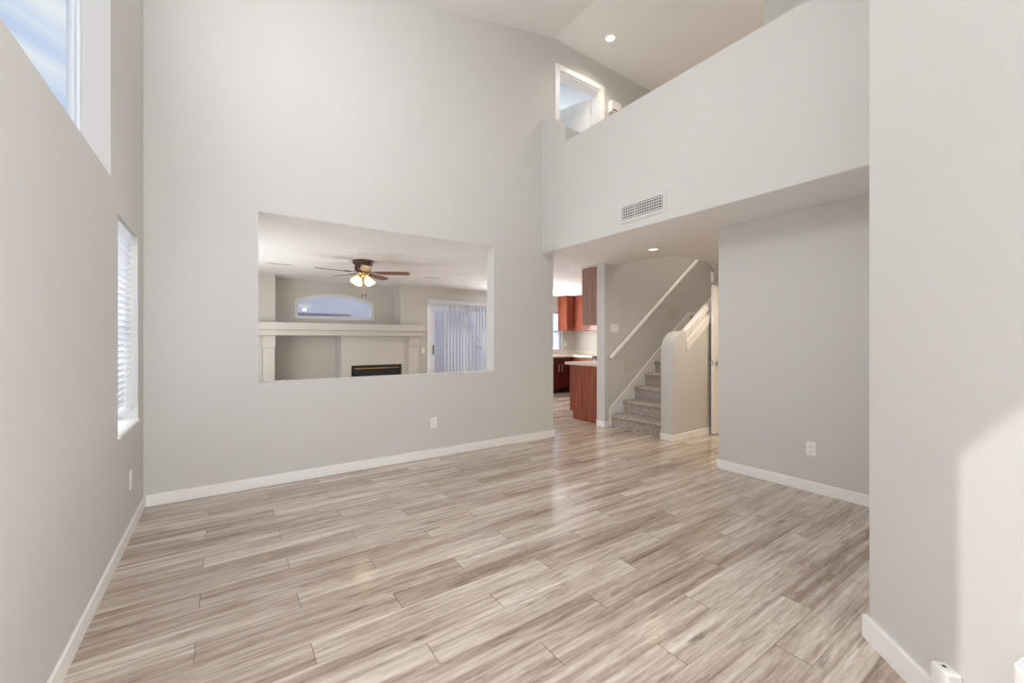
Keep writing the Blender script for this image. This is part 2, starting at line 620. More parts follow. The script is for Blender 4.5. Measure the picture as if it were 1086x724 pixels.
# family room and kitchen shell
struct('wall_far', prism(rect(XL, 0.72, 0, H1), [], 'y', YF, YF + .15), FAMILY)
struct('wall_far', prism([(2.96, 0), (3.60, 0), (3.60, 2.08), (5.35, 2.08), (5.35, 0), (7.95, 0), (7.95, H1), (2.96, H1)], [rect(6.60, 7.36, 1.02, 2.05), rect(5.45, 6.45, 1.02, 2.05)], 'y', YF, YF + .15), FAMILY)
arch = [(1.10, 1.725), (2.535, 1.725), (2.535, 2.05)]
for k in range(1, 16):
    t = k / 16
    arch.append((2.535 + (1.10 - 2.535) * t, 2.05 + 0.145 * (1 - (2 * t - 1) ** 2)))
arch.append((1.10, 2.05))
struct('wall_far', prism(rect(0.60, 3.10, 0, H1), [arch], 'y', YN, YN + .15), FAMILY)
struct('wall_far', boxes((0.56, 0.72, YF + .15, YN + .15, 0, H1)), FAMILY)
struct('wall_far', boxes((2.96, 3.12, YF + .15, YN + .15, 0, H1)), FAMILY)
struct('wall_kitchen', boxes((7.80, 7.95, YB2, YF, 0, H1)), FAMILY)
# room beyond the loft door
struct('wall_bedroom', boxes((3.3, 3.4, YB2, 7.0, LF, 5.3)), CABIN)
struct('wall_bedroom', boxes((5.8, 5.9, YB2, 7.0, LF, 5.3)), CABIN)
struct('wall_bedroom', boxes((3.3, 5.9, 7.0, 7.1, LF, 5.3)), CABIN)
# ceilings
cs = [(XL - .16, ceil_z(XL - .16)), (3.65, CZ), (8.3, CZ), (8.3, CZ + .15), (3.65, CZ + .15), (XL - .16, ceil_z(XL - .16) + .15)]
struct('ceiling', prism(cs, [], 'y', YFRONT - .16, YB2), CEIL)
struct('ceiling', prism([(XG + .002, 0.60), (6.48, 0.60), (6.48, 3.353), (4.925, 3.353), (4.925, YB), (XG + .002, YB)], [], 'z', H1, H1 + 0.003), CEIL)
struct('ceiling', prism([(XG + .13, 0.60), (6.48, 0.60), (6.48, 3.353), (4.925, 3.353), (4.925, YB), (XG + .13, YB)], [], 'z', H1 + 0.004, LF), CEIL)
struct('ceiling', boxes((XL, 8.0, YB2, YN + .15, H1, H1 + .15)), TEXC)
struct('ceiling', boxes((.243, 2.694, YB + .004, YB2, H1 - .005, H1 - .0021)), TEXC)
struct('ceiling', boxes((3.64, 4.64, YB, YB2, H1 - .001, H1)), CEIL)
struct('ceiling', boxes((3.3, 5.9, YB2, 7.1, 5.3, 5.4)), CABIN)
struct('ceiling', prism([(7.47, 2.771), (7.47, 2.9), (8.04, 2.9), (8.04, 2.42)], [], 'y', 3.40, YB), CEIL)

# ------------------------------------------------------------------ baseboards and trim
BH, BT = 0.092, 0.014


def base(name, x0, x1, y0, y1, h=BH):
    struct(name, boxes((x0, x1, y0, y1, 0, h)), TRIM, bevel=0.004, seg=1)


base('baseboard_left', XL, XL + BT, YFRONT, YB)
base('baseboard_back', XL + BT, 3.64 + BT, YB - BT, YB)
base('baseboard_back', 3.64, 3.64 + BT, YB, YB2)
base('baseboard_back', 4.64 - BT, 4.737, YB - BT, YB)
base('baseboard_back', 4.64 - BT, 4.64, YB, YB2)
base('baseboard_right', XR - BT, XR, 0.60, 2.27 + BT)
base('baseboard_right', XR, XR + .15, 2.27, 2.27 + BT)
base('baseboard_stair', 4.70 - BT, 5.60, 3.185 - BT, 3.185)
base('baseboard_stair', 4.70 - BT, 4.70, 3.185, 3.365)
n = (-0.7071 * BT, 0.7071 * BT)
struct('baseboard_angled', prism([(2.315 + .006, .600 + .006), (0.975, -0.74), (0.975 + n[0], -0.74 + n[1]), (2.315 + n[0] + .002, .600 + n[1] + .014), (2.33, .614)], [], 'z', 0, BH), TRIM)
# skirt board beside the steps with its raised cap
sk = [(4.737, 0), (4.737, 0.266), (6.767, 1.790), (7.14, 1.790), (7.14, 1.70), (6.9, 1.60), (4.90, 0)]
struct('trim_1', prism(sk, [], 'y', YB - .012, YB), TRIM)
cap = [(4.735, 0), (4.735, 0.269), (6.766, 1.794), (7.16, 1.794), (7.16, 1.778), (6.772, 1.778), (4.751, 0.259), (4.751, 0)]
struct('trim_2', prism(cap, [], 'y', YB - .020, YB - .012), TRIM)
# sloping cap board on the half wall
sl = 0.69
struct('trim_3', prism([(5.001, 1.16), (5.001, 1.293), (6.35, 1.293 + 1.349 * sl), (6.35, 1.16 + 1.349 * sl)], [], 'y', 3.168, 3.365), TRIM, bevel=0.004, seg=1)

# ------------------------------------------------------------------ windows


def window(name, x0, x1, y0, y1, z0, z1, axis, fw=0.05, rails=(), mull=()):
    """frame in a wall opening; axis = wall normal"""
    w = empty(name, ((x0 + x1) / 2, (y0 + y1) / 2, z0), kind='structure')
    bs = []
    if axis == 'x':
        bs += [(x0, x1, y0, y0 + fw, z0, z1), (x0, x1, y1 - fw, y1, z0, z1),
               (x0, x1, y0 + fw, y1 - fw, z0, z0 + fw), (x0, x1, y0 + fw, y1 - fw, z1 - fw, z1)]
        for r in rails:
            bs.append((x0 + .005, x1 - .005, y0 + fw, y1 - fw, r - .02, r + .02))
        for r in mull:
            bs.append((x0 + .005, x1 - .005, r - .02, r + .02, z0 + fw, z1 - fw))
        g = ((x0 + x1) / 2 - .003, (x0 + x1) / 2 + .003, y0 + fw, y1 - fw, z0 + fw, z1 - fw)
    else:
        bs += [(x0, x0 + fw, y0, y1, z0, z1), (x1 - fw, x1, y0, y1, z0, z1),
               (x0 + fw, x1 - fw, y0, y1, z0, z0 + fw), (x0 + fw, x1 - fw, y0, y1, z1 - fw, z1)]
        for r in rails:
            bs.append((x0 + fw, x1 - fw, y0 + .005, y1 - .005, r - .02, r + .02))
        for r in mull:
            bs.append((r - .02, r + .02, y0 + .005, y1 - .005, z0 + fw, z1 - fw))
        g = (x0 + fw, x1 - fw, (y0 + y1) / 2 - .003, (y0 + y1) / 2 + .003, z0 + fw, z1 - fw)
    link('window_frame', boxes(*bs), VINYL, w, bevel=0.005, seg=1)
    link('pane', boxes(g), GLASS, w)
    return w


w1 = window('window_1', XL - .158, XL - .128, 1.302, 3.148, 2.212, 4.448, 'x', 0.065)
link('glazing_bead', boxes((XL - .128, XL - .112, 1.302, 1.335, 2.212, 4.448), (XL - .128, XL - .112, 3.115, 3.148, 2.212, 4.448),
                           (XL - .128, XL - .112, 1.335, 3.115, 2.212, 2.245), (XL - .128, XL - .112, 1.335, 3.115, 4.415, 4.448)), VINYL, w1, bevel=.004, seg=1)
window('window_2', XL - .155, XL - .12, 3.343, 4.025, 0.722, 2.048, 'x', 0.04, rails=(1.385,))
window('added_window_9', XL - .155, XL - .12, -1.298, 0.898, 0.722, 2.048, 'x', 0.05, mull=(-0.2,))  # unseen window, added to bring light from the left
window('window_4', 6.602, 7.358, YF + .08, YF + .12, 1.022, 2.048, 'y', 0.04, rails=(1.53,))
window('added_window_8', 5.452, 6.448, YF + .08, YF + .12, 1.022, 2.048, 'y', 0.04, rails=(1.53,))  # unseen nook window, added to light the far rooms
window('added_window_5', XL - .155, XL - .12, 5.302, 7.298, 0.802, 2.098, 'x', 0.05, mull=(6.3,))  # unseen, added to light the family room from the left
window('added_window_6', 0.102, 2.598, YFRONT - .12, YFRONT - .08, 0.702, 2.298, 'y', 0.05, mull=(1.35,))  # unseen front window, added as a light opening behind the camera
window('added_window_7', 0.102, 2.598, YFRONT - .12, YFRONT - .08, 2.702, 4.198, 'y', 0.05, mull=(1.35,))  # unseen upper front window, added for light as well
# arched window
w3 = empty('window_3', (1.82, YN + .08, 1.725), kind='structure')
inner = []
cx, cz = 1.8175, 1.93
for (u, v) in arch:
    inner.append((u + (0.045 if u < cx else -0.045) * (1 if abs(u - cx) > .6 else abs(u - cx) / .6), v + (0.045 if v < 1.8 else -0.045)))
link('window_frame', prism(arch, [inner], 'y', YN + .05, YN + .10), VINYL, w3)
link('pane', prism(inner, [], 'y', YN + .07, YN + .076), GLASS, w3)
link('casing', prism([(u + (-.012 if u < cx else .012), v + (.012 if v > 1.8 else -.012)) for u, v in arch], [arch], 'y', YN - .008, YN + .002), TRIM, w3)


def horizontal_blind(name, x0, x1, y0, y1, z0, z1, axis, label, tilt=0.5, pitch=0.042, stack=0):
    """slats along the wall; axis = wall normal"""
    b = empty(name, ((x0 + x1) / 2, (y0 + y1) / 2, z0), label, 'blind')
    link('headrail', boxes((x0, x1, y0, y1, z1 - .06, z1)), BLIND, b, bevel=.004, seg=1)
    bm = bmesh.new()
    z = z1 - .085
    w = min((x1 - x0) if axis == 'x' else (y1 - y0), 0.05)
    mid = (x0 + x1) / 2 if axis == 'x' else (y0 + y1) / 2
    while z > z0 + .05:
        dz, dd = w / 2 * math.sin(tilt), w / 2 * math.cos(tilt)
        t = .0015
        if axis == 'x':
            pr = [(mid - dd, z + dz - t), (mid + dd, z - dz - t), (mid + dd, z - dz + t), (mid, z + .004 + t), (mid - dd, z + dz + t)]
            prism(pr, [], 'y', y0 + .006, y1 - .006, bm)
        else:
            pr = [(mid - dd, z - dz - t), (mid + dd, z + dz - t), (mid + dd, z + dz + t), (mid, z + .004 + t), (mid - dd, z - dz + t)]
            prism(pr, [], 'x', x0 + .006, x1 - .006, bm)
        z -= pitch
    link('slats', bm, BLIND, b)
    if axis == 'x':
        link('bottom_rail', boxes((x0, x1, y0 + .004, y1 - .004, z0 + .004, z0 + .03)), BLIND, b, bevel=.004, seg=1)
        for yy in (y0 + .1, y1 - .1):
            link('ladder_cord', boxes((mid - .002, mid + .002, yy - .002, yy + .002, z0 + .03, z1 - .06)), BLIND, b)
    else:
        link('bottom_rail', boxes((x0 + .004, x1 - .004, y0, y1, z0 + .004, z0 + .03)), BLIND, b, bevel=.004, seg=1)
        for xx in (x0 + .1, x1 - .1):
            link('ladder_cord', boxes((xx - .002, xx + .002, mid - .002, mid + .002, z0 + .03, z1 - .06)), BLIND, b)
    return b


horizontal_blind('window_blind', XL - .085, XL - .02, 3.352, 4.016, 0.80, 2.046, 'x',
                 'white horizontal slat blind in the narrow window of the left wall', tilt=-0.75)
struct('trim_4', boxes((XL - .118, XL + .012, 3.335, 4.033, 0.712, 0.732)), TRIM, bevel=.004, seg=1)
horizontal_blind('window_blind', 6.62, 7.34, YF + .02, YF + .07, 1.03, 2.046, 'y',
                 'white horizontal slat blind in the kitchen window beyond the doorway', tilt=0.45)

# ------------------------------------------------------------------ sliding door with vertical blind
d3 = empty('door_3', (4.47, YF, 0), kind='structure')
link('door_frame', boxes((3.601, 3.66, YF + .02, YF + .14, 0, 2.079), (5.29, 5.349, YF + .02, YF + .14, 0, 2.079),
                         (3.66, 5.29, YF + .02, YF + .14, 2.02, 2.079), (3.66, 5.29, YF + .02, YF + .14, 0, .04)), VINYL, d3)
for a, b_, yy in ((3.661, 4.50, YF + .04), (4.46, 5.289, YF + .09)):
    s = link('sash', boxes((a, a + .06, yy, yy + .04, .041, 2.019), (b_ - .06, b_, yy, yy + .04, .041, 2.019),
                           (a + .06, b_ - .06, yy, yy + .04, .041, .13), (a + .06, b_ - .06, yy, yy + .04, 1.95, 2.019)), VINYL, d3)
    link('pane', boxes((a + .06, b_ - .06, yy + .017, yy + .023, .13, 1.95)), GLASS, s)
link('door_handle', boxes((3.68, 3.70, YF + .012, YF + .04, .99, 1.19)), SLOT, d3, bevel=.004, seg=1)
struct('trim_5', boxes((3.53, 3.601, YF - .016, YF, 0, 2.12), (5.349, 5.42, YF - .016, YF, 0, 2.12), (3.601, 5.349, YF - .016, YF, 2.079, 2.15)), TRIM, bevel=.003, seg=1)

vb = empty('vertical_blind', (4.45, YF - .10, 0), 'white vertical vane blind hanging at the sliding patio door', 'blind')
link('headrail', boxes((3.56, 5.42, YF - .14, YF - .09, 2.085, 2.125)), BLIND, vb, bevel=.004, seg=1)
link('valance', boxes((3.53, 5.45, YF - .155, YF - .142, 2.07, 2.155), (3.53, 3.545, YF - .142, YF - .02, 2.07, 2.155)), BLIND, vb, bevel=.003, seg=1)
xv = 3.90
k = 0
while xv < 5.38:
    bm = bmesh.new()
    a = math.radians(87)
    hw = 0.044
    N = 6
    for t_ in (-.0008, .0008):
        pass
    prev = None
    pts = []
    for i in range(N + 1):
        u = -hw + 2 * hw * i / N
        c = 0.006 * (1 - (u / hw) ** 2)
        pts.append((xv + u * math.cos(a) - c * math.sin(a), YF - .115 + u * math.sin(a) + c * math.cos(a)))
    out = pts + [(p[0] - .0014 * math.sin(a), p[1] + .0014 * math.cos(a)) for p in pts[::-1]]
    prism(out, [], 'z', 0.03, 2.084, bm)
    link('vane', bm, BLIND, vb)
    xv += 0.078

# ------------------------------------------------------------------ doors
d1 = empty('door_1', (4.14, YB, LF), kind='structure')
cw = 0.075
link('door_casing', boxes((3.74 - cw, 3.74, YB - .018, YB, LF, 4.975 + cw), (4.545, 4.545 + cw, YB - .018, YB, LF, 4.975 + cw),
                          (3.74, 4.545, YB - .018, YB, 4.975, 4.975 + cw)), TRIM, d1, bevel=.005, seg=2)
link('door_jamb', boxes((3.7405, 3.756, YB + .001, YB2 + .01, LF, 4.974), (4.529, 4.5445, YB + .001, YB2 + .01, LF, 4.974),
                        (3.756, 4.529, YB + .001, YB2 + .01, 4.958, 4.974)), TRIM, d1)
bm = boxes((-0.76, 0, 0, .035, 0, 2.13))
bmesh.ops.rotate(bm, verts=bm.verts, cent=(0, 0, 0), matrix=Matrix.Rotation(math.radians(-74), 3, 'Z'))
bmesh.ops.translate(bm, verts=bm.verts, vec=(4.52, YB2 + .02, LF + .012))
leaf = link('door_leaf', bm, TRIM, d1)
bm = bmesh.new()
for z in (LF + .2, LF + 1.1, LF + 1.9):
    tube(bm, (4.524, YB2 + .016, z), (4.524, YB2 + .016, z + .09), .007, 8)
link('hinge', bm, NICKEL, d1)

d2 = empty('door_2', (5.50, 3.11, 0), kind='structure')
ang2 = math.radians(2)
Rz = Matrix.Rotation(ang2, 3, 'Z')


def rot_at(bm, p):
    bmesh.ops.rotate(bm, verts=bm.verts, cent=(0, 0, 0), matrix=Rz)
    bmesh.ops.translate(bm, verts=bm.verts, vec=p)
    return bm


link('door_leaf', rot_at(boxes((0, .76, 0, .04, .012, 2.06)), (5.50, 3.09, 0)), TRIM, d2, bevel=.003, seg=1)
for s in (-1, 1):
    Mx = Matrix.Translation((.065, .02 + s * .02, .99)) @ Matrix.Rotation(-s * PI / 2, 4, 'X')
    kb = bmesh.new()
    lathe(kb, [(0, 0), (.031, 0), (.031, .006), (.013, .012), (.012, .026), (.024, .034), (.029, .048), (.022, .060), (0, .064)], 16, Mx)
    link('door_knob', rot_at(kb, (5.50, 3.09, 0)), NICKEL, d2, smooth=True)
link('latch_plate', rot_at(boxes((-.001, .001, .008, .032, .96, 1.02)), (5.50, 3.09, 0)), NICKEL, d2)

# ------------------------------------------------------------------ staircase
RI, RU = 0.195, 0.257
st = empty('staircase', (4.79, 3.82, 0), 'grey carpeted staircase rising between the beige wall and the rounded half wall', 'staircase')
for i in range(9):
    x = 4.77 + i * RU
    z = 0.188 + i * RI
    last = i == 8
    x1 = x + RU + .06 if not last else 8.04
    bx = x + .024
    pr = [(bx, max(0, z - RI)), (bx, z - .062)]
    for k in range(9):
        a = -PI / 2 + PI * k / 8
        pr.append((x + .024 - .026 * math.cos(a), z - .031 + .031 * math.sin(a)))
    pr += [(x1, z), (x1, z - RI if z > RI else 0)]
    if i == 0:
        pr[0] = (bx, 0)
        pr[-1] = (x1, 0)
    o = link('step' if not last else 'landing', prism(pr, [], 'y', 3.367, YB - .0125), CARPET, st)
    smooth_by_angle(o, 40)

# wall handrail
hr = empty('handrail', (4.70, YB - .06, 1.03), 'long white handrail fixed along the beige staircase wall', 'handrail')
p0, p1 = Vector((4.70, YB - .065, 1.035)), Vector((7.35, YB - .065, 1.035 + 2.65 * .748))
dv = (p1 - p0)
bm = bmesh.new()
L_ = dv.length
pr = []
for k in range(20):
    a = 2 * PI * k / 20
    pr.append((.024 * math.copysign(abs(math.cos(a)) ** .6, math.cos(a)), .030 * math.copysign(abs(math.sin(a)) ** .6, math.sin(a))))
slope = math.atan2(dv.z, dv.x)
rings = []
for s_ in (0, .01, L_ - .01, L_):
    q = .8 if s_ in (0, L_) else 1
    ring = []
    for (a, b_) in pr:
        ring.append(bm.verts.new((p0.x + s_ * math.cos(slope) - b_ * q * math.sin(slope), p0.y + a * q, p0.z + s_ * math.sin(slope) + b_ * q * math.cos(slope))))
    rings.append(ring)
for r0, r1 in zip(rings, rings[1:]):
    for k in range(20):
        bm.faces.new((r0[k], r1[k], r1[(k + 1) % 20], r0[(k + 1) % 20]))
bm.faces.new(rings[0])
bm.faces.new(rings[-1])
smooth_by_angle(link('rail', bm, TRIM, hr), 50)
for q in (.04, .36, .68, .97):
    c = p0 + dv * q
    bm = bmesh.new()
    tube(bm, (c.x, c.y, c.z - .026), (c.x, c.y, c.z - .06), .006, 10)
    tube(bm, (c.x, c.y, c.z - .06), (c.x, YB - .006, c.z - .075), .006, 10)
    tube(bm, (c.x, YB - .008, c.z - .075), (c.x, YB, c.z - .075), .026, 16)
    link('bracket', bm, TRIM, hr, smooth=False)

hr2 = empty('handrail', (5.0, 3.26, 1.34), 'short white handrail sloping above the half wall, its end behind the open door', 'handrail')
link('rail', prism([(5.002, 1.335), (5.002, 1.430), (6.30, 1.430 + 1.298 * sl), (6.30, 1.335 + 1.298 * sl)], [], 'y', 3.185, 3.262), TRIM, hr2, bevel=.012, seg=3)
for q in (5.15, 5.6, 6.1):
    zb = 1.293 + (q - 5.001) * sl
    link('bracket', boxes((q, q + .03, 3.21, 3.24, zb - .004, zb + .07)), TRIM, hr2)

# ------------------------------------------------------------------ plates, outlets, switches


def place(bm, origin, normal):
    """local: x right along wall, y = out of wall, z up"""
    nrm = Vector(normal).normalized()
    up = Vector((0, 0, 1))
    right = nrm.cross(up) * -1
    M = Matrix((right, nrm, up)).transposed().to_4x4()
    bmesh.ops.transform(bm, matrix=Matrix.Translation(origin) @ M, verts=bm.verts)
    return bm


def outlet(origin, normal, label, cat='outlet', name='wall_outlet'):
    e = empty(name, origin, label, cat)
    link('cover_plate', place(boxes((-.037, .037, 0, .006, -.06, .06)), origin, normal), PLASTIC, e, bevel=.003, seg=2)
    for dz in (-.022, .022):
        r = link('receptacle', place(boxes((-.017, .017, .006, .009, dz - .015, dz + .015)), origin, normal), PLASTIC, e, bevel=.002, seg=1)
        link('slot', place(boxes((-.009, -.006, .009, .0095, dz - .004, dz + .008), (.006, .009, .009, .0095, dz - .003, dz + .007), (-.002, .002, .009, .0095, dz - .011, dz - .007)), origin, normal), SLOT, r)
    link('screw', place(boxes((-.003, .003, .006, .0075, -.003, .003)), origin, normal), NICKEL, e)
    return e


def switch(origin, normal, gangs, label):
    e = empty('light_switch', origin, label, 'switch')
    hw = .037 + (gangs - 1) * .023
    link('cover_plate', place(boxes((-hw, hw, 0, .006, -.06, .06)), origin, normal), PLASTIC, e, bevel=.003, seg=2)
    for i in range(gangs):
        cx_ = (i - (gangs - 1) / 2) * .046
        link('rocker', place(boxes((cx_ - .016, cx_ + .016, .006, .010, -.033, .033)), origin, normal), PLASTIC, e, bevel=.002, seg=1)
    return e


outlet((1.905, YB, .384), (0, -1, 0), 'white duplex outlet on the grey wall beneath the pass-through opening')
outlet((XR, 1.458, .371), (-1, 0, 0), 'white duplex outlet on the right wall beyond the angled wall corner')
outlet((XL, 3.73, .367), (1, 0, 0), 'white duplex outlet on the left wall below the slat blind window')
switch((4.847, YB, 1.482), (0, -1, 0), 3, 'white multi-gang light switch on the beige wall above the handrail foot')
switch((3.44, YF, 1.08), (0, -1, 0), 1, 'small white light switch between the fireplace and the sliding patio door')
outlet((7.45, YF, 1.19), (0, -1, 0), 'small white outlet on the kitchen wall between the window and the corner')


def blank_plate(x0, x1, z0, z1, label):
    o_ = (x0 + x1) / 2, YB, (z0 + z1) / 2
    e = empty('wall_plate', o_, label, 'wall plate')
    hw, hh = (x1 - x0) / 2, (z1 - z0) / 2
    link('cover_plate', place(boxes((-hw, hw, 0, .008, -hh, hh)), o_, (0, -1, 0)), BROWNPLATE, e, bevel=.003, seg=2)
    bm = bmesh.new()
    for k in range(4):
        zz = -hh * .6 + k * hh * .4
        box(bm, -hw * .45, hw * .8, .008, .011, zz - hh * .08, zz + hh * .08)
    link('louvre', place(bm, o_, (0, -1, 0)), BROWNPLATE, e)
    link('edge_strip', place(boxes((-hw, -hw * .88, .008, .010, -hh * .9, hh * .9)), o_, (0, -1, 0)), PLASTIC, e)
    return e


blank_plate(5.02, 5.26, .815, .975, 'beige louvred wall plate low beside the bottom steps, under the handrail')
blank_plate(6.14, 6.40, 1.69, 1.83, 'beige louvred wall plate high on the staircase wall near the upper steps')

# ------------------------------------------------------------------ loft air vent
av = empty('air_vent', (XG, 2.683, 2.555), 'white supply air grille on the pale loft wall above the hall', 'vent')
y0, y1, z0, z1 = 2.437, 2.93, 2.557, 2.692
link('frame', prism(rect(2.395, 2.965, 2.522, 2.732), [rect(y0, y1, z0, z1)], 'x', XG - .007, XG), WALL, av)
link('duct_back', boxes((XG - .0015, XG - .0005, y0, y1, z0, z1)), DUCT, av)
bm = bmesh.new()
for k in range(5):
    zz = z0 + (k + .5) * (z1 - z0) / 5
    box(bm, XG - .005, XG - .003, y0, y1, zz - .0056, zz + .0056)
link('louvre', bm, WALL, av)
bm = bmesh.new()
for k in range(17):
    yy = y0 + (k + .5) * (y1 - y0) / 17
    box(bm, XG - .0035, XG - .002, yy - .0035, yy + .0035, z0, z1)
link('back_vane', bm, WALL, av)
bm = boxes((XG - .006, XG - .002, 2.762, 2.774, z0, z1))
link('divider', bm, WALL, av)


def ceiling_vent(cx_, cy_, label):
    e = empty('ceiling_vent', (cx_, cy_, H1), label, 'vent')
    link('frame', prism(rect(cx_ - .18, cx_ + .18, cy_ - .10, cy_ + .10), [rect(cx_ - .15, cx_ + .15, cy_ - .07, cy_ + .07)], 'z', H1 - .008, H1), PLASTIC, e)
    link('duct_back', boxes((cx_ - .15, cx_ + .15, cy_ - .07, cy_ + .07, H1 - .002, H1 - .001)), DUCT, e)
    bm_ = bmesh.new()
    for k in range(5):
        yy = cy_ - .056 + k * .028
        box(bm_, cx_ - .15, cx_ + .15, yy - .004, yy + .004, H1 - .007, H1 - .004)
    link('louvre', bm_, PLASTIC, e)


ceiling_vent(0.66, 7.06, 'ceiling vent left of the ceiling fan in the far room')
ceiling_vent(3.10, 7.05, 'ceiling vent right of the ceiling fan in the far room')


def can_light(x, y, z, watts, label, color=(1.0, .83, .63)):
    e = empty('recessed_light', (x, y, z), label, 'light')
    bm_ = bmesh.new()
    lathe(bm_, [(.060, -.002), (.062, -.010), (.085, -.010), (.092, -.004), (.092, 0), (.060, 0)], 32, Matrix.Translation((x, y, z)))
    link('trim_ring', bm_, TRIM, e, smooth=True)
    bm_ = bmesh.new()
    lathe(bm_, [(0, -.004), (.060, -.003), (.060, 0), (0, 0)], 32, Matrix.Translation((x, y, z)))
    link('lens', bm_, LAMP, e)
    d = bpy.data.lights.new('lamp', 'SPOT')
    d.energy = watts
    d.spot_size = math.radians(150)
    d.spot_blend = .8
    d.shadow_soft_size = .16
    d.color = color
    lo = bpy.data.objects.new('lamp', d)
    C.objects.link(lo)
    lo.parent = e
    lo.matrix_parent_inverse = e.matrix_basis.inverted()
    lo.location = (x, y, z - .03)
    return e


can_light(4.41, 3.265, H1, HALL_W, 'recessed ceiling light over the hall before the stairs')
can_light(5.25, 2.45, H1, HALLFAR_W, 'added unseen recessed light at the far end of the hall behind the right wall')  # added out of view to warm and brighten the hall
can_light(5.25, 1.35, H1, HALLFAR_W, 'added unseen recessed light in the hall nearest the entry side')  # second hall fill light, added out of view
can_light(6.45, 3.80, CZ, STAIR_W, 'added unseen recessed light high over the upper steps of the staircase')  # added out of view to light the stair walls from above
can_light(6.45, 1.90, CZ, LOFTFAR_W, 'added unseen recessed loft light behind the loft wall', (1, .87, .74))  # added out of view to brighten the loft ceiling
can_light(4.27, 3.84, CZ, LOFT_W, 'glowing recessed light in the high loft ceiling', (1, .87, .74))

# ------------------------------------------------------------------ chimes and plug-in devices
c1 = empty('door_chime', (4.82, YB, 4.78), 'white chime box on the loft wall right of the upper doorway', 'chime')
link('housing', boxes((4.715, 4.93, YB - .07, YB, 4.70, 4.865)), PLASTIC, c1, bevel=.006, seg=2)
link('grille', boxes((4.735, 4.91, YB - .072, YB - .070, 4.715, 4.735)), SLOT, c1)
c2 = empty('door_chime', (6.0, 3.353, 2.23), 'small white box on the bulkhead above the open hall door', 'chime')
link('housing', boxes((5.875, 6.08, 3.305, 3.353, 2.155, 2.30)), PLASTIC, c2, bevel=.006, seg=2)
link('base_strip', boxes((5.89, 6.07, 3.31, 3.348, 2.150, 2.155)), PLASTIC, c2)

A45 = (-0.7071, 0.7071, 0)


def on45(s, z, off=0.0):
    """point on the angled wall, s metres from its far corner"""
    return Vector((2.315 - .7071 * s, .600 - .7071 * s, z)) + Vector(A45) * off


o1 = on45(.425, .145)
e = empty('plug_in_device', o1, 'boxy white plug-in device low on the angled wall at the shadow edge', 'device')
link('body', place(boxes((-.034, .034, 0, .045, -.05, .05)), o1, A45), PLASTIC, e, bevel=.005, seg=2)
link('slot', place(boxes((-.014, -.002, .018, .028, .0495, .0508)), o1, A45), SLOT, e)
link('indicator', place(boxes((.0335, .0348, .018, .025, .005, .012)), o1, A45), SLOT, e)
o2 = on45(.712, .355)
e = empty('plug_in_night_light', o2, 'rounded glossy white night light at the sunlit edge of the angled wall', 'night light')
bm = bmesh.new()
prof = []
for k in range(13):
    a = PI * k / 12
    prof.append((-.055 * math.cos(a), .058 * math.sin(a)))
prism(prof, [], 'z', -.055, .045, bm)
link('body', place(bm, o2, A45), PLASTIC, e, bevel=.006, seg=3)
bm = bmesh.new()
prof2 = [(u * .86, v * .86) for u, v in prof] + [(u * .70, v * .70) for u, v in prof[::-1]]
prism(prof2, [], 'z', .045, .062, bm)
link('rim', place(bm, o2, A45), VINYL, e, bevel=.003, seg=1)

# ------------------------------------------------------------------ ceiling fan
fx, fy = 1.64, 6.14
fan = empty('ceiling_fan', (fx, fy, H1), 'bronze ceiling fan with wooden blades and frosted lamps seen through the opening', 'ceiling fan')
T = Matrix.Translation((fx, fy, 0))
bm = bmesh.new()
lathe(bm, [(0, H1), (.142, H1), (.148, H1 - .02), (.140, H1 - .045), (.120, H1 - .06), (.112, H1 - .07), (.118, H1 - .085), (.118, H1 - .125), (.098, H1 - .15), (.06, H1 - .158), (0, H1 - .158)], 32, T)
link('motor_housing', bm, BRONZE, fan, smooth=True)
bm = bmesh.new()
lathe(bm, [(0, 2.285), (.075, 2.285), (.078, 2.25), (.055, 2.225), (.035, 2.21), (0, 2.205)], 24, T)
hub = link('light_fitter', bm, BRASS, fan, smooth=True)
for k in range(5):
    a = math.radians(222 + 72 * k) - math.atan(304.5 / 439.7)
    Rm = T @ Matrix.Translation((0, 0, 2.268)) @ Matrix.Rotation(a, 4, 'Z') @ Matrix.Rotation(math.radians(-11), 4, 'X')
    bm = bmesh.new()
    out = [(.20, -.05), (.30, -.062), (.52, -.068), (.62, -.064), (.652, -.045), (.664, 0), (.652, .045), (.62, .064), (.52, .068), (.30, .062), (.20, .05)]
    prism(out, [], 'z', -.004, .004, bm)
    bmesh.ops.transform(bm, matrix=Rm, verts=bm.verts)
    bl = link('blade', bm, BLADEW, fan)
    bm = bmesh.new()
    prism([(.06, -.016), (.15, -.014), (.20, -.035), (.26, -.03), (.27, 0), (.26, .03), (.20, .035), (.15, .014), (.06, .016)], [], 'z', .0045, .012, bm)
    bmesh.ops.transform(bm, matrix=Rm, verts=bm.verts)
    link('blade_iron', bm, BRONZE, bl)
for k in range(4):
    a = math.radians(20 + 90 * k)
    ca, sa = math.cos(a), math.sin(a)
    bm = bmesh.new()
    p_a = Vector((fx + .03 * ca, fy + .03 * sa, 2.225))
    p_b = Vector((fx + .085 * ca, fy + .085 * sa, 2.205))
    tube(bm, p_a, p_b, .012, 10)
    arm = link('lamp_arm', bm, BRONZE, fan)
    ax = Vector((ca * .55, sa * .55, -.83)).normalized()
    M = Matrix.Translation(p_b) @ ax.to_track_quat('Z', 'Y').to_matrix().to_4x4()
    bm = bmesh.new()
    lathe(bm, [(0, -.01), (.024, -.008), (.028, .01), (.036, .03), (.050, .055), (.062, .085), (.064, .105), (.060, .105), (.046, .06), (.02, .02), (0, .015)], 20, M)
    link('lamp_shade', bm, SHADE, arm, smooth=True)
d = bpy.data.lights.new('lamp', 'POINT')
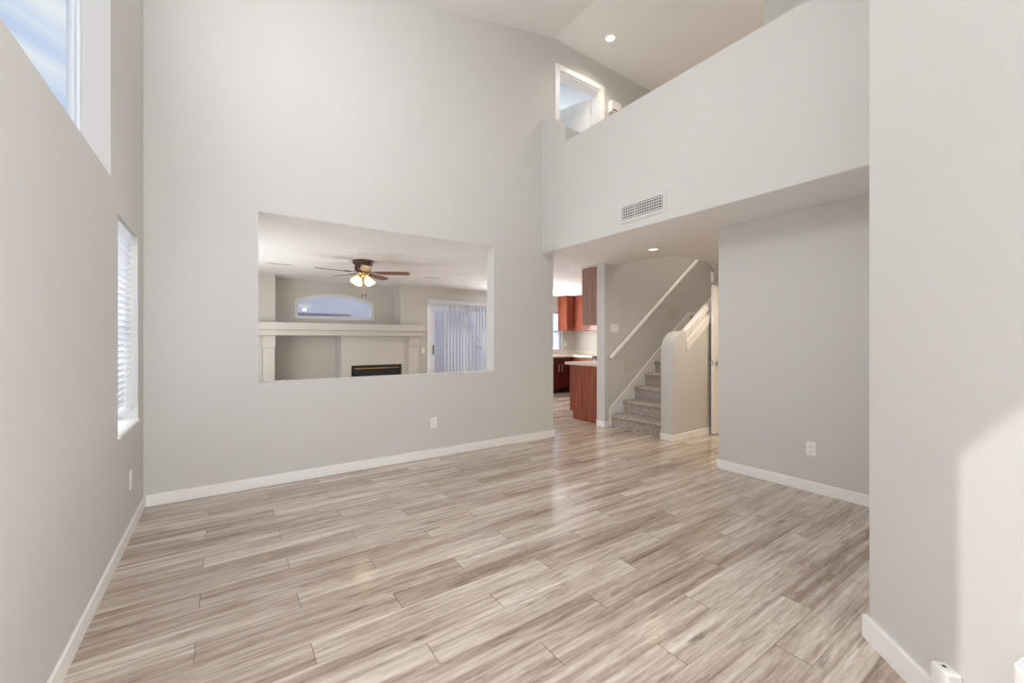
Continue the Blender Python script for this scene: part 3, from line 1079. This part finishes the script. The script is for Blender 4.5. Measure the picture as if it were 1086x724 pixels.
d.energy = FAN_W
d.color = (1, .8, .55)
d.shadow_soft_size = .05
lo = bpy.data.objects.new('lamp', d)
C.objects.link(lo)
lo.parent = fan
lo.matrix_parent_inverse = fan.matrix_basis.inverted()
lo.location = (fx, fy, 2.06)
for dx_, zb in ((-.022, 1.955), (.022, 1.965)):
    bm = bmesh.new()
    tube(bm, (fx + dx_, fy - .03, 2.21), (fx + dx_, fy - .03, zb), .0018, 6)
    ch = link('pull_chain', bm, BRASS, fan)
    bm = bmesh.new()
    lathe(bm, [(0, zb), (.007, zb - .004), (.009, zb - .025), (.006, zb - .04), (0, zb - .042)], 10, Matrix.Translation((fx + dx_, fy - .03, 0)))
    link('pull_fob', bm, BLACK, ch, smooth=True)

# ------------------------------------------------------------------ fireplace
fp = empty('fireplace', (2.1, 8.15, 0), 'beige built-in fireplace wall with long mantel and open media niche', 'fireplace')
link('mantel', boxes((.38, 3.375, 7.95, YN, 1.475, 1.602), (.40, 3.345, 8.00, YN, 1.38, 1.475)), FAMILY, fp, bevel=.008, seg=2)
for a, b_ in ((.52, .712), (3.072, 3.29)):
    pl = link('pilaster', boxes((a + .008, b_ - .008, 8.12, 8.268, 0, 1.379)), FAMILY, fp, bevel=.006, seg=1)
    link('capital', boxes((a, b_, 8.09, 8.119, 1.17, 1.379)), FAMILY, pl, bevel=.006, seg=1)
fb = (1.972, 2.948, .30, .815)
link('chimney_breast', prism(rect(1.79, 3.08, 0, 1.379), [rect(*fb)], 'y', 8.20, YN - .001), FAMILY, fp)
link('media_niche', boxes((.70, 1.789, YN - .05, YN - .001, 0, 1.379), (.705, .72, 8.27, YN - .05, 0, 1.379)), FAMILY, fp)
ins = link('firebox', boxes((fb[0] + .001, fb[1] - .001, 8.70, 8.74, fb[2], fb[3]), ), BLACK, fp)
link('firebox_frame', prism(rect(fb[0] + .001, fb[1] - .001, fb[2] + .001, fb[3] - .001), [rect(fb[0] + .07, fb[1] - .06, fb[2] + .08, fb[3] - .085)], 'y', 8.19, 8.23), BLACK, ins, bevel=.003, seg=1)
link('firebox_trim', boxes((fb[0] + .06, fb[1] - .055, 8.180, 8.189, fb[3] - .072, fb[3] - .052)), BRASS, ins, bevel=.002, seg=1)
link('fire_glass', boxes((fb[0] + .07, fb[1] - .06, 8.212, 8.218, fb[2] + .08, fb[3] - .085)), DGLASS, ins)

# ------------------------------------------------------------------ kitchen cabinets


def pull(bm, x, y, z0, z1, nx, ny):
    """bar handle standing off a face whose outward normal is (nx, ny)"""
    ox, oy = nx * .028, ny * .028
    tube(bm, (x + ox, y + oy, z0), (x + ox, y + oy, z1), .006, 8)
    for z in (z0 + .015, z1 - .015):
        tube(bm, (x, y, z), (x + ox, y + oy, z), .005, 8)


def shaker(parent, a0, a1, z0, z1, face, axis, sgn, m, handle=None, hz=None, name='door'):
    """door on a cabinet front: runs a0..a1 along the front, face = coordinate of the front plane"""
    f = .055
    lo, hi = (face, face + sgn * .02)
    lo, hi = min(lo, hi), max(lo, hi)
    il, ih = (face, face + sgn * .012)
    il, ih = min(il, ih), max(il, ih)
    bs = []
    for (p, q, r, s, l_, h_) in ((a0, a0 + f, z0, z1, lo, hi), (a1 - f, a1, z0, z1, lo, hi), (a0 + f, a1 - f, z0, z0 + f, lo, hi), (a0 + f, a1 - f, z1 - f, z1, lo, hi), (a0 + f, a1 - f, z0 + f, z1 - f, il, ih)):
        bs.append((p, q, l_, h_, r, s) if axis == 'y' else (l_, h_, p, q, r, s))
    dr = link(name, boxes(*bs), m, parent)
    if handle is not None:
        bm_ = bmesh.new()
        if axis == 'y':
            pull(bm_, handle, face + sgn * .02, hz[0], hz[1], 0, sgn)
        else:
            pull(bm_, face + sgn * .02, handle, hz[0], hz[1], sgn, 0)
        link('handle', bm_, NICKEL, dr, smooth=True)
    return dr


# peninsula beside the staircase wall
pc = empty('base_cabinet', (5.7, 4.76, 0), 'cherry base cabinet end panel standing just inside the kitchen doorway', 'cabinet')
link('end_panel', prism([(YB2 + .002, 0), (5.08, 0), (5.08, .127), (5.155, .127), (5.155, .888), (YB2 + .002, .888)], [], 'x', 4.75, 4.77), CHERRY, pc)
link('body', prism([(YB2 + .002, 0), (5.08, 0), (5.08, .127), (5.13, .127), (5.13, .888), (YB2 + .002, .888)], [], 'x', 4.771, 6.9), CHERRY, pc)
for i in range(4):
    a = 4.785 + i * .53
    shaker(pc, a, a + .52, .14, .88, 5.13, 'y', 1, CHERRY, a + (.47 if i % 2 == 0 else .05), (.70, .83))
ct = link('countertop', boxes((4.72, 6.95, YB2 + .002, 5.26, .889, .935)), COUNTER, bevel=.008, seg=2)
tag(ct, 'beige stone countertop on the near cherry cabinet by the doorway', 'countertop')
uc = empty('wall_cabinet', (5.6, 4.65, 1.54), 'tall cherry wall cabinet end hanging above the near countertop', 'cabinet')
link('end_panel', boxes((4.735, 4.75, YB2 + .002, 4.857, 1.535, 2.437)), CHERRY_GLARE, uc, bevel=.002, seg=1)['label'] = 'cherry end panel with glare in its colour'
link('body', boxes((4.751, 6.5, YB2 + .002, 4.835, 1.54, 2.437)), CHERRY, uc, bevel=.003, seg=1)
for i in range(4):
    a = 4.752 + i * .437
    shaker(uc, a, a + .43, 1.545, 2.42, 4.836, 'y', 1, CHERRY, a + (.39 if i % 2 == 0 else .04), (1.57, 1.68))
# far kitchen run
fc = empty('base_cabinet', (6.7, 7.95, 0), 'dark cherry base cabinet with two bar handles under the kitchen window', 'cabinet')
link('body', boxes((5.9, 7.17, 7.67, YF - .002, .10, .879)), CHERRYD, fc)
link('toe_kick', boxes((5.9, 7.17, 7.73, YF - .01, 0, .099)), BLACK, fc)
for a0, a1, hx in ((5.905, 6.29, 6.25), (6.30, 6.715, 6.672), (6.725, 7.14, 6.768)):
    shaker(fc, a0, a1, .12, .74, 7.669, 'y', -1, CHERRYD, hx, (.53, .70))
    shaker(fc, a0, a1, .755, .875, 7.669, 'y', -1, CHERRYD, name='drawer')
ct = link('countertop', prism([(5.88, 7.63), (7.13, 7.63), (7.13, 6.98), (7.798, 6.98), (7.798, YF - .002), (5.88, YF - .002)], [], 'z', .880, .925), COUNTER)
tag(ct, 'beige stone countertop turning the far kitchen corner', 'countertop')
bs_ = link('backsplash', boxes((5.88, 7.797, YF - .022, YF - .002, .926, 1.03), (7.776, 7.797, 6.98, YF - .022, .926, 1.03)), COUNTER)
tag(bs_, 'low stone backsplash along the far kitchen corner', 'backsplash')
sc = empty('base_cabinet', (7.48, 7.3, 0), 'dark cherry base cabinet next to the range on the kitchen side wall', 'cabinet')
link('body', boxes((7.172, 7.798, 6.98, 7.66, .10, .879)), CHERRY, sc)
link('toe_kick', boxes((7.24, 7.79, 6.99, 7.66, 0, .099)), BLACK, sc)
shaker(sc, 6.99, 7.62, .12, .74, 7.171, 'x', -1, CHERRY, 7.05, (.53, .70))
rg = empty('range', (7.47, 6.58, 0), 'black cooking range half hidden behind the near countertop', 'range')
link('body', boxes((7.14, 7.795, 6.215, 6.975, 0, .905)), BLACK, rg, bevel=.006, seg=1)
link('cooktop', boxes((7.12, 7.795, 6.212, 6.978, .906, .925)), DGLASS, rg, bevel=.004, seg=1)
link('back_guard', boxes((7.72, 7.795, 6.215, 6.975, .926, 1.10)), BLACK, rg, bevel=.006, seg=1)
dr = link('oven_door', boxes((7.115, 7.139, 6.24, 6.95, .22, .76)), DGLASS, rg, bevel=.004, seg=1)
bm = bmesh.new()
tube(bm, (7.085, 6.30, .72), (7.085, 6.89, .72), .010, 10)
for yy in (6.33, 6.86):
    tube(bm, (7.115, yy, .72), (7.085, yy, .72), .008, 8)
link('handle', bm, NICKEL, dr)
for yy in (6.32, 6.46, 6.60, 6.74, 6.88):
    bm = bmesh.new()
    tube(bm, (7.14, yy, .84), (7.105, yy, .84), .02, 14)
    link('knob', bm, NICKEL, rg)
wc = empty('wall_cabinet', (7.33, 8.1, 1.54), 'cherry wall cabinet beside the kitchen window, in the far corner', 'cabinet')
link('body', boxes((7.20, 7.798, 7.96, YF - .002, 1.545, 2.43)), CHERRY, wc)
shaker(wc, 7.205, 7.465, 1.55, 2.425, 7.959, 'y', -1, CHERRY, 7.44, (1.57, 1.68))
wc2 = empty('wall_cabinet', (7.64, 7.4, 1.54), 'cherry wall cabinet on the kitchen side wall behind the near cabinet', 'cabinet')
link('body', boxes((7.492, 7.798, 6.2, 7.93, 1.545, 2.43)), CHERRY, wc2)
for a0, a1, hy in ((7.50, 7.92, 7.54), (7.07, 7.49, 7.45), (6.64, 7.06, 6.68), (6.21, 6.63, 6.59)):
    shaker(wc2, a0, a1, 1.55, 2.425, 7.491, 'x', -1, CHERRY, hy, (1.57, 1.68))

# lamps added to light the kitchen and the loft bedroom, both out of sight
kl = empty('added_ceiling_light', (4.76, 6.4, H1), 'added flat white kitchen ceiling light, out of view', 'light')
link('housing', boxes((4.42, 5.10, 6.1, 6.7, H1 - .03, H1)), TRIM, kl, bevel=.006, seg=1)  # housing of the added kitchen light
link('added_light_diffuser', boxes((4.45, 5.07, 6.13, 6.67, H1 - .06, H1 - .031)), LAMP, kl, bevel=.006, seg=1)
a_ = area('lamp', (4.76, 6.4, H1 - .07), (0, 0, -1), .6, .5, KITCHEN_W, (1, .98, .96))  # lamp of the added kitchen light
bl_ = empty('added_ceiling_light', (5.2, 6.2, 5.3), 'added round white bedroom ceiling light, out of view', 'light')
bm = bmesh.new()
lathe(bm, [(0, 5.3), (.16, 5.3), (.16, 5.275), (.12, 5.22), (0, 5.2)], 24, Matrix.Translation((5.2, 6.2, 0)))
link('added_light_shade', bm, LAMP, bl_, smooth=True)
d = bpy.data.lights.new('lamp', 'POINT')
d.energy = BED_W
d.color = (.92, .96, 1)
d.shadow_soft_size = .15
lo = bpy.data.objects.new('lamp', d)
C.objects.link(lo)
lo.location = (5.2, 6.2, 5.0)

# ------------------------------------------------------------------ outdoors
struct('ground', boxes((-30, 30, -25, 40, -.30, -.13)), GRAVEL)
struct('roof', boxes((XL - .75, 8.9, YFRONT - .8, 9.3, 5.75, 5.95)), STUCCO2)
sun_block = empty('neighbour_house', (-6, 1, -.13), kind='structure')  # unseen neighbour house, added and sized to block the low sun
link('house_wall', boxes((-10, -2.45, -8, 5.0, -.13, 5.50)), STUCCO2, sun_block)  # walls of the added unseen house that blocks the sun
link('sun_block_roof', prism([(-10.3, 5.45), (-2.3, 5.45), (-2.3, 5.60), (-6.2, 7.1), (-10.3, 5.60)], [], 'y', -8.3, 5.08), STUCCO, sun_block)
nb = empty('neighbour_house', (1.5, 19, -.13), kind='structure')
link('house_wall', boxes((-14, 11, 17, 26, -.13, 5.6)), STUCCO, nb)
BAND = plain('grey_fascia_paint', (150, 150, 166), 0.8, (40, 0.05, 2, 0.002))
link('house_band', boxes((-14, 3.97, 16.7, 17, 2.24, 2.30)), BAND, nb)
link('house_band', boxes((-14, 3.35, 16.7, 17, 2.05, 2.11)), BAND, nb)
link('house_ledge', boxes((-14, 4.05, 16.8, 17, 2.30, 2.40)), STUCCO2, nb)
gwl = empty('garden_wall', (5, 12.5, -.13), kind='structure')
link('wall_panel', boxes((-8, 5.5, 12.5, 12.7, -.13, 1.82), (5.5, 6.82, 12.5, 12.7, -.13, 2.25)), STUCCO, gwl)
link('wall_panel', boxes((6.82, 7.02, 9.0, 12.7, -.13, 2.25)), STUCCO, gwl)
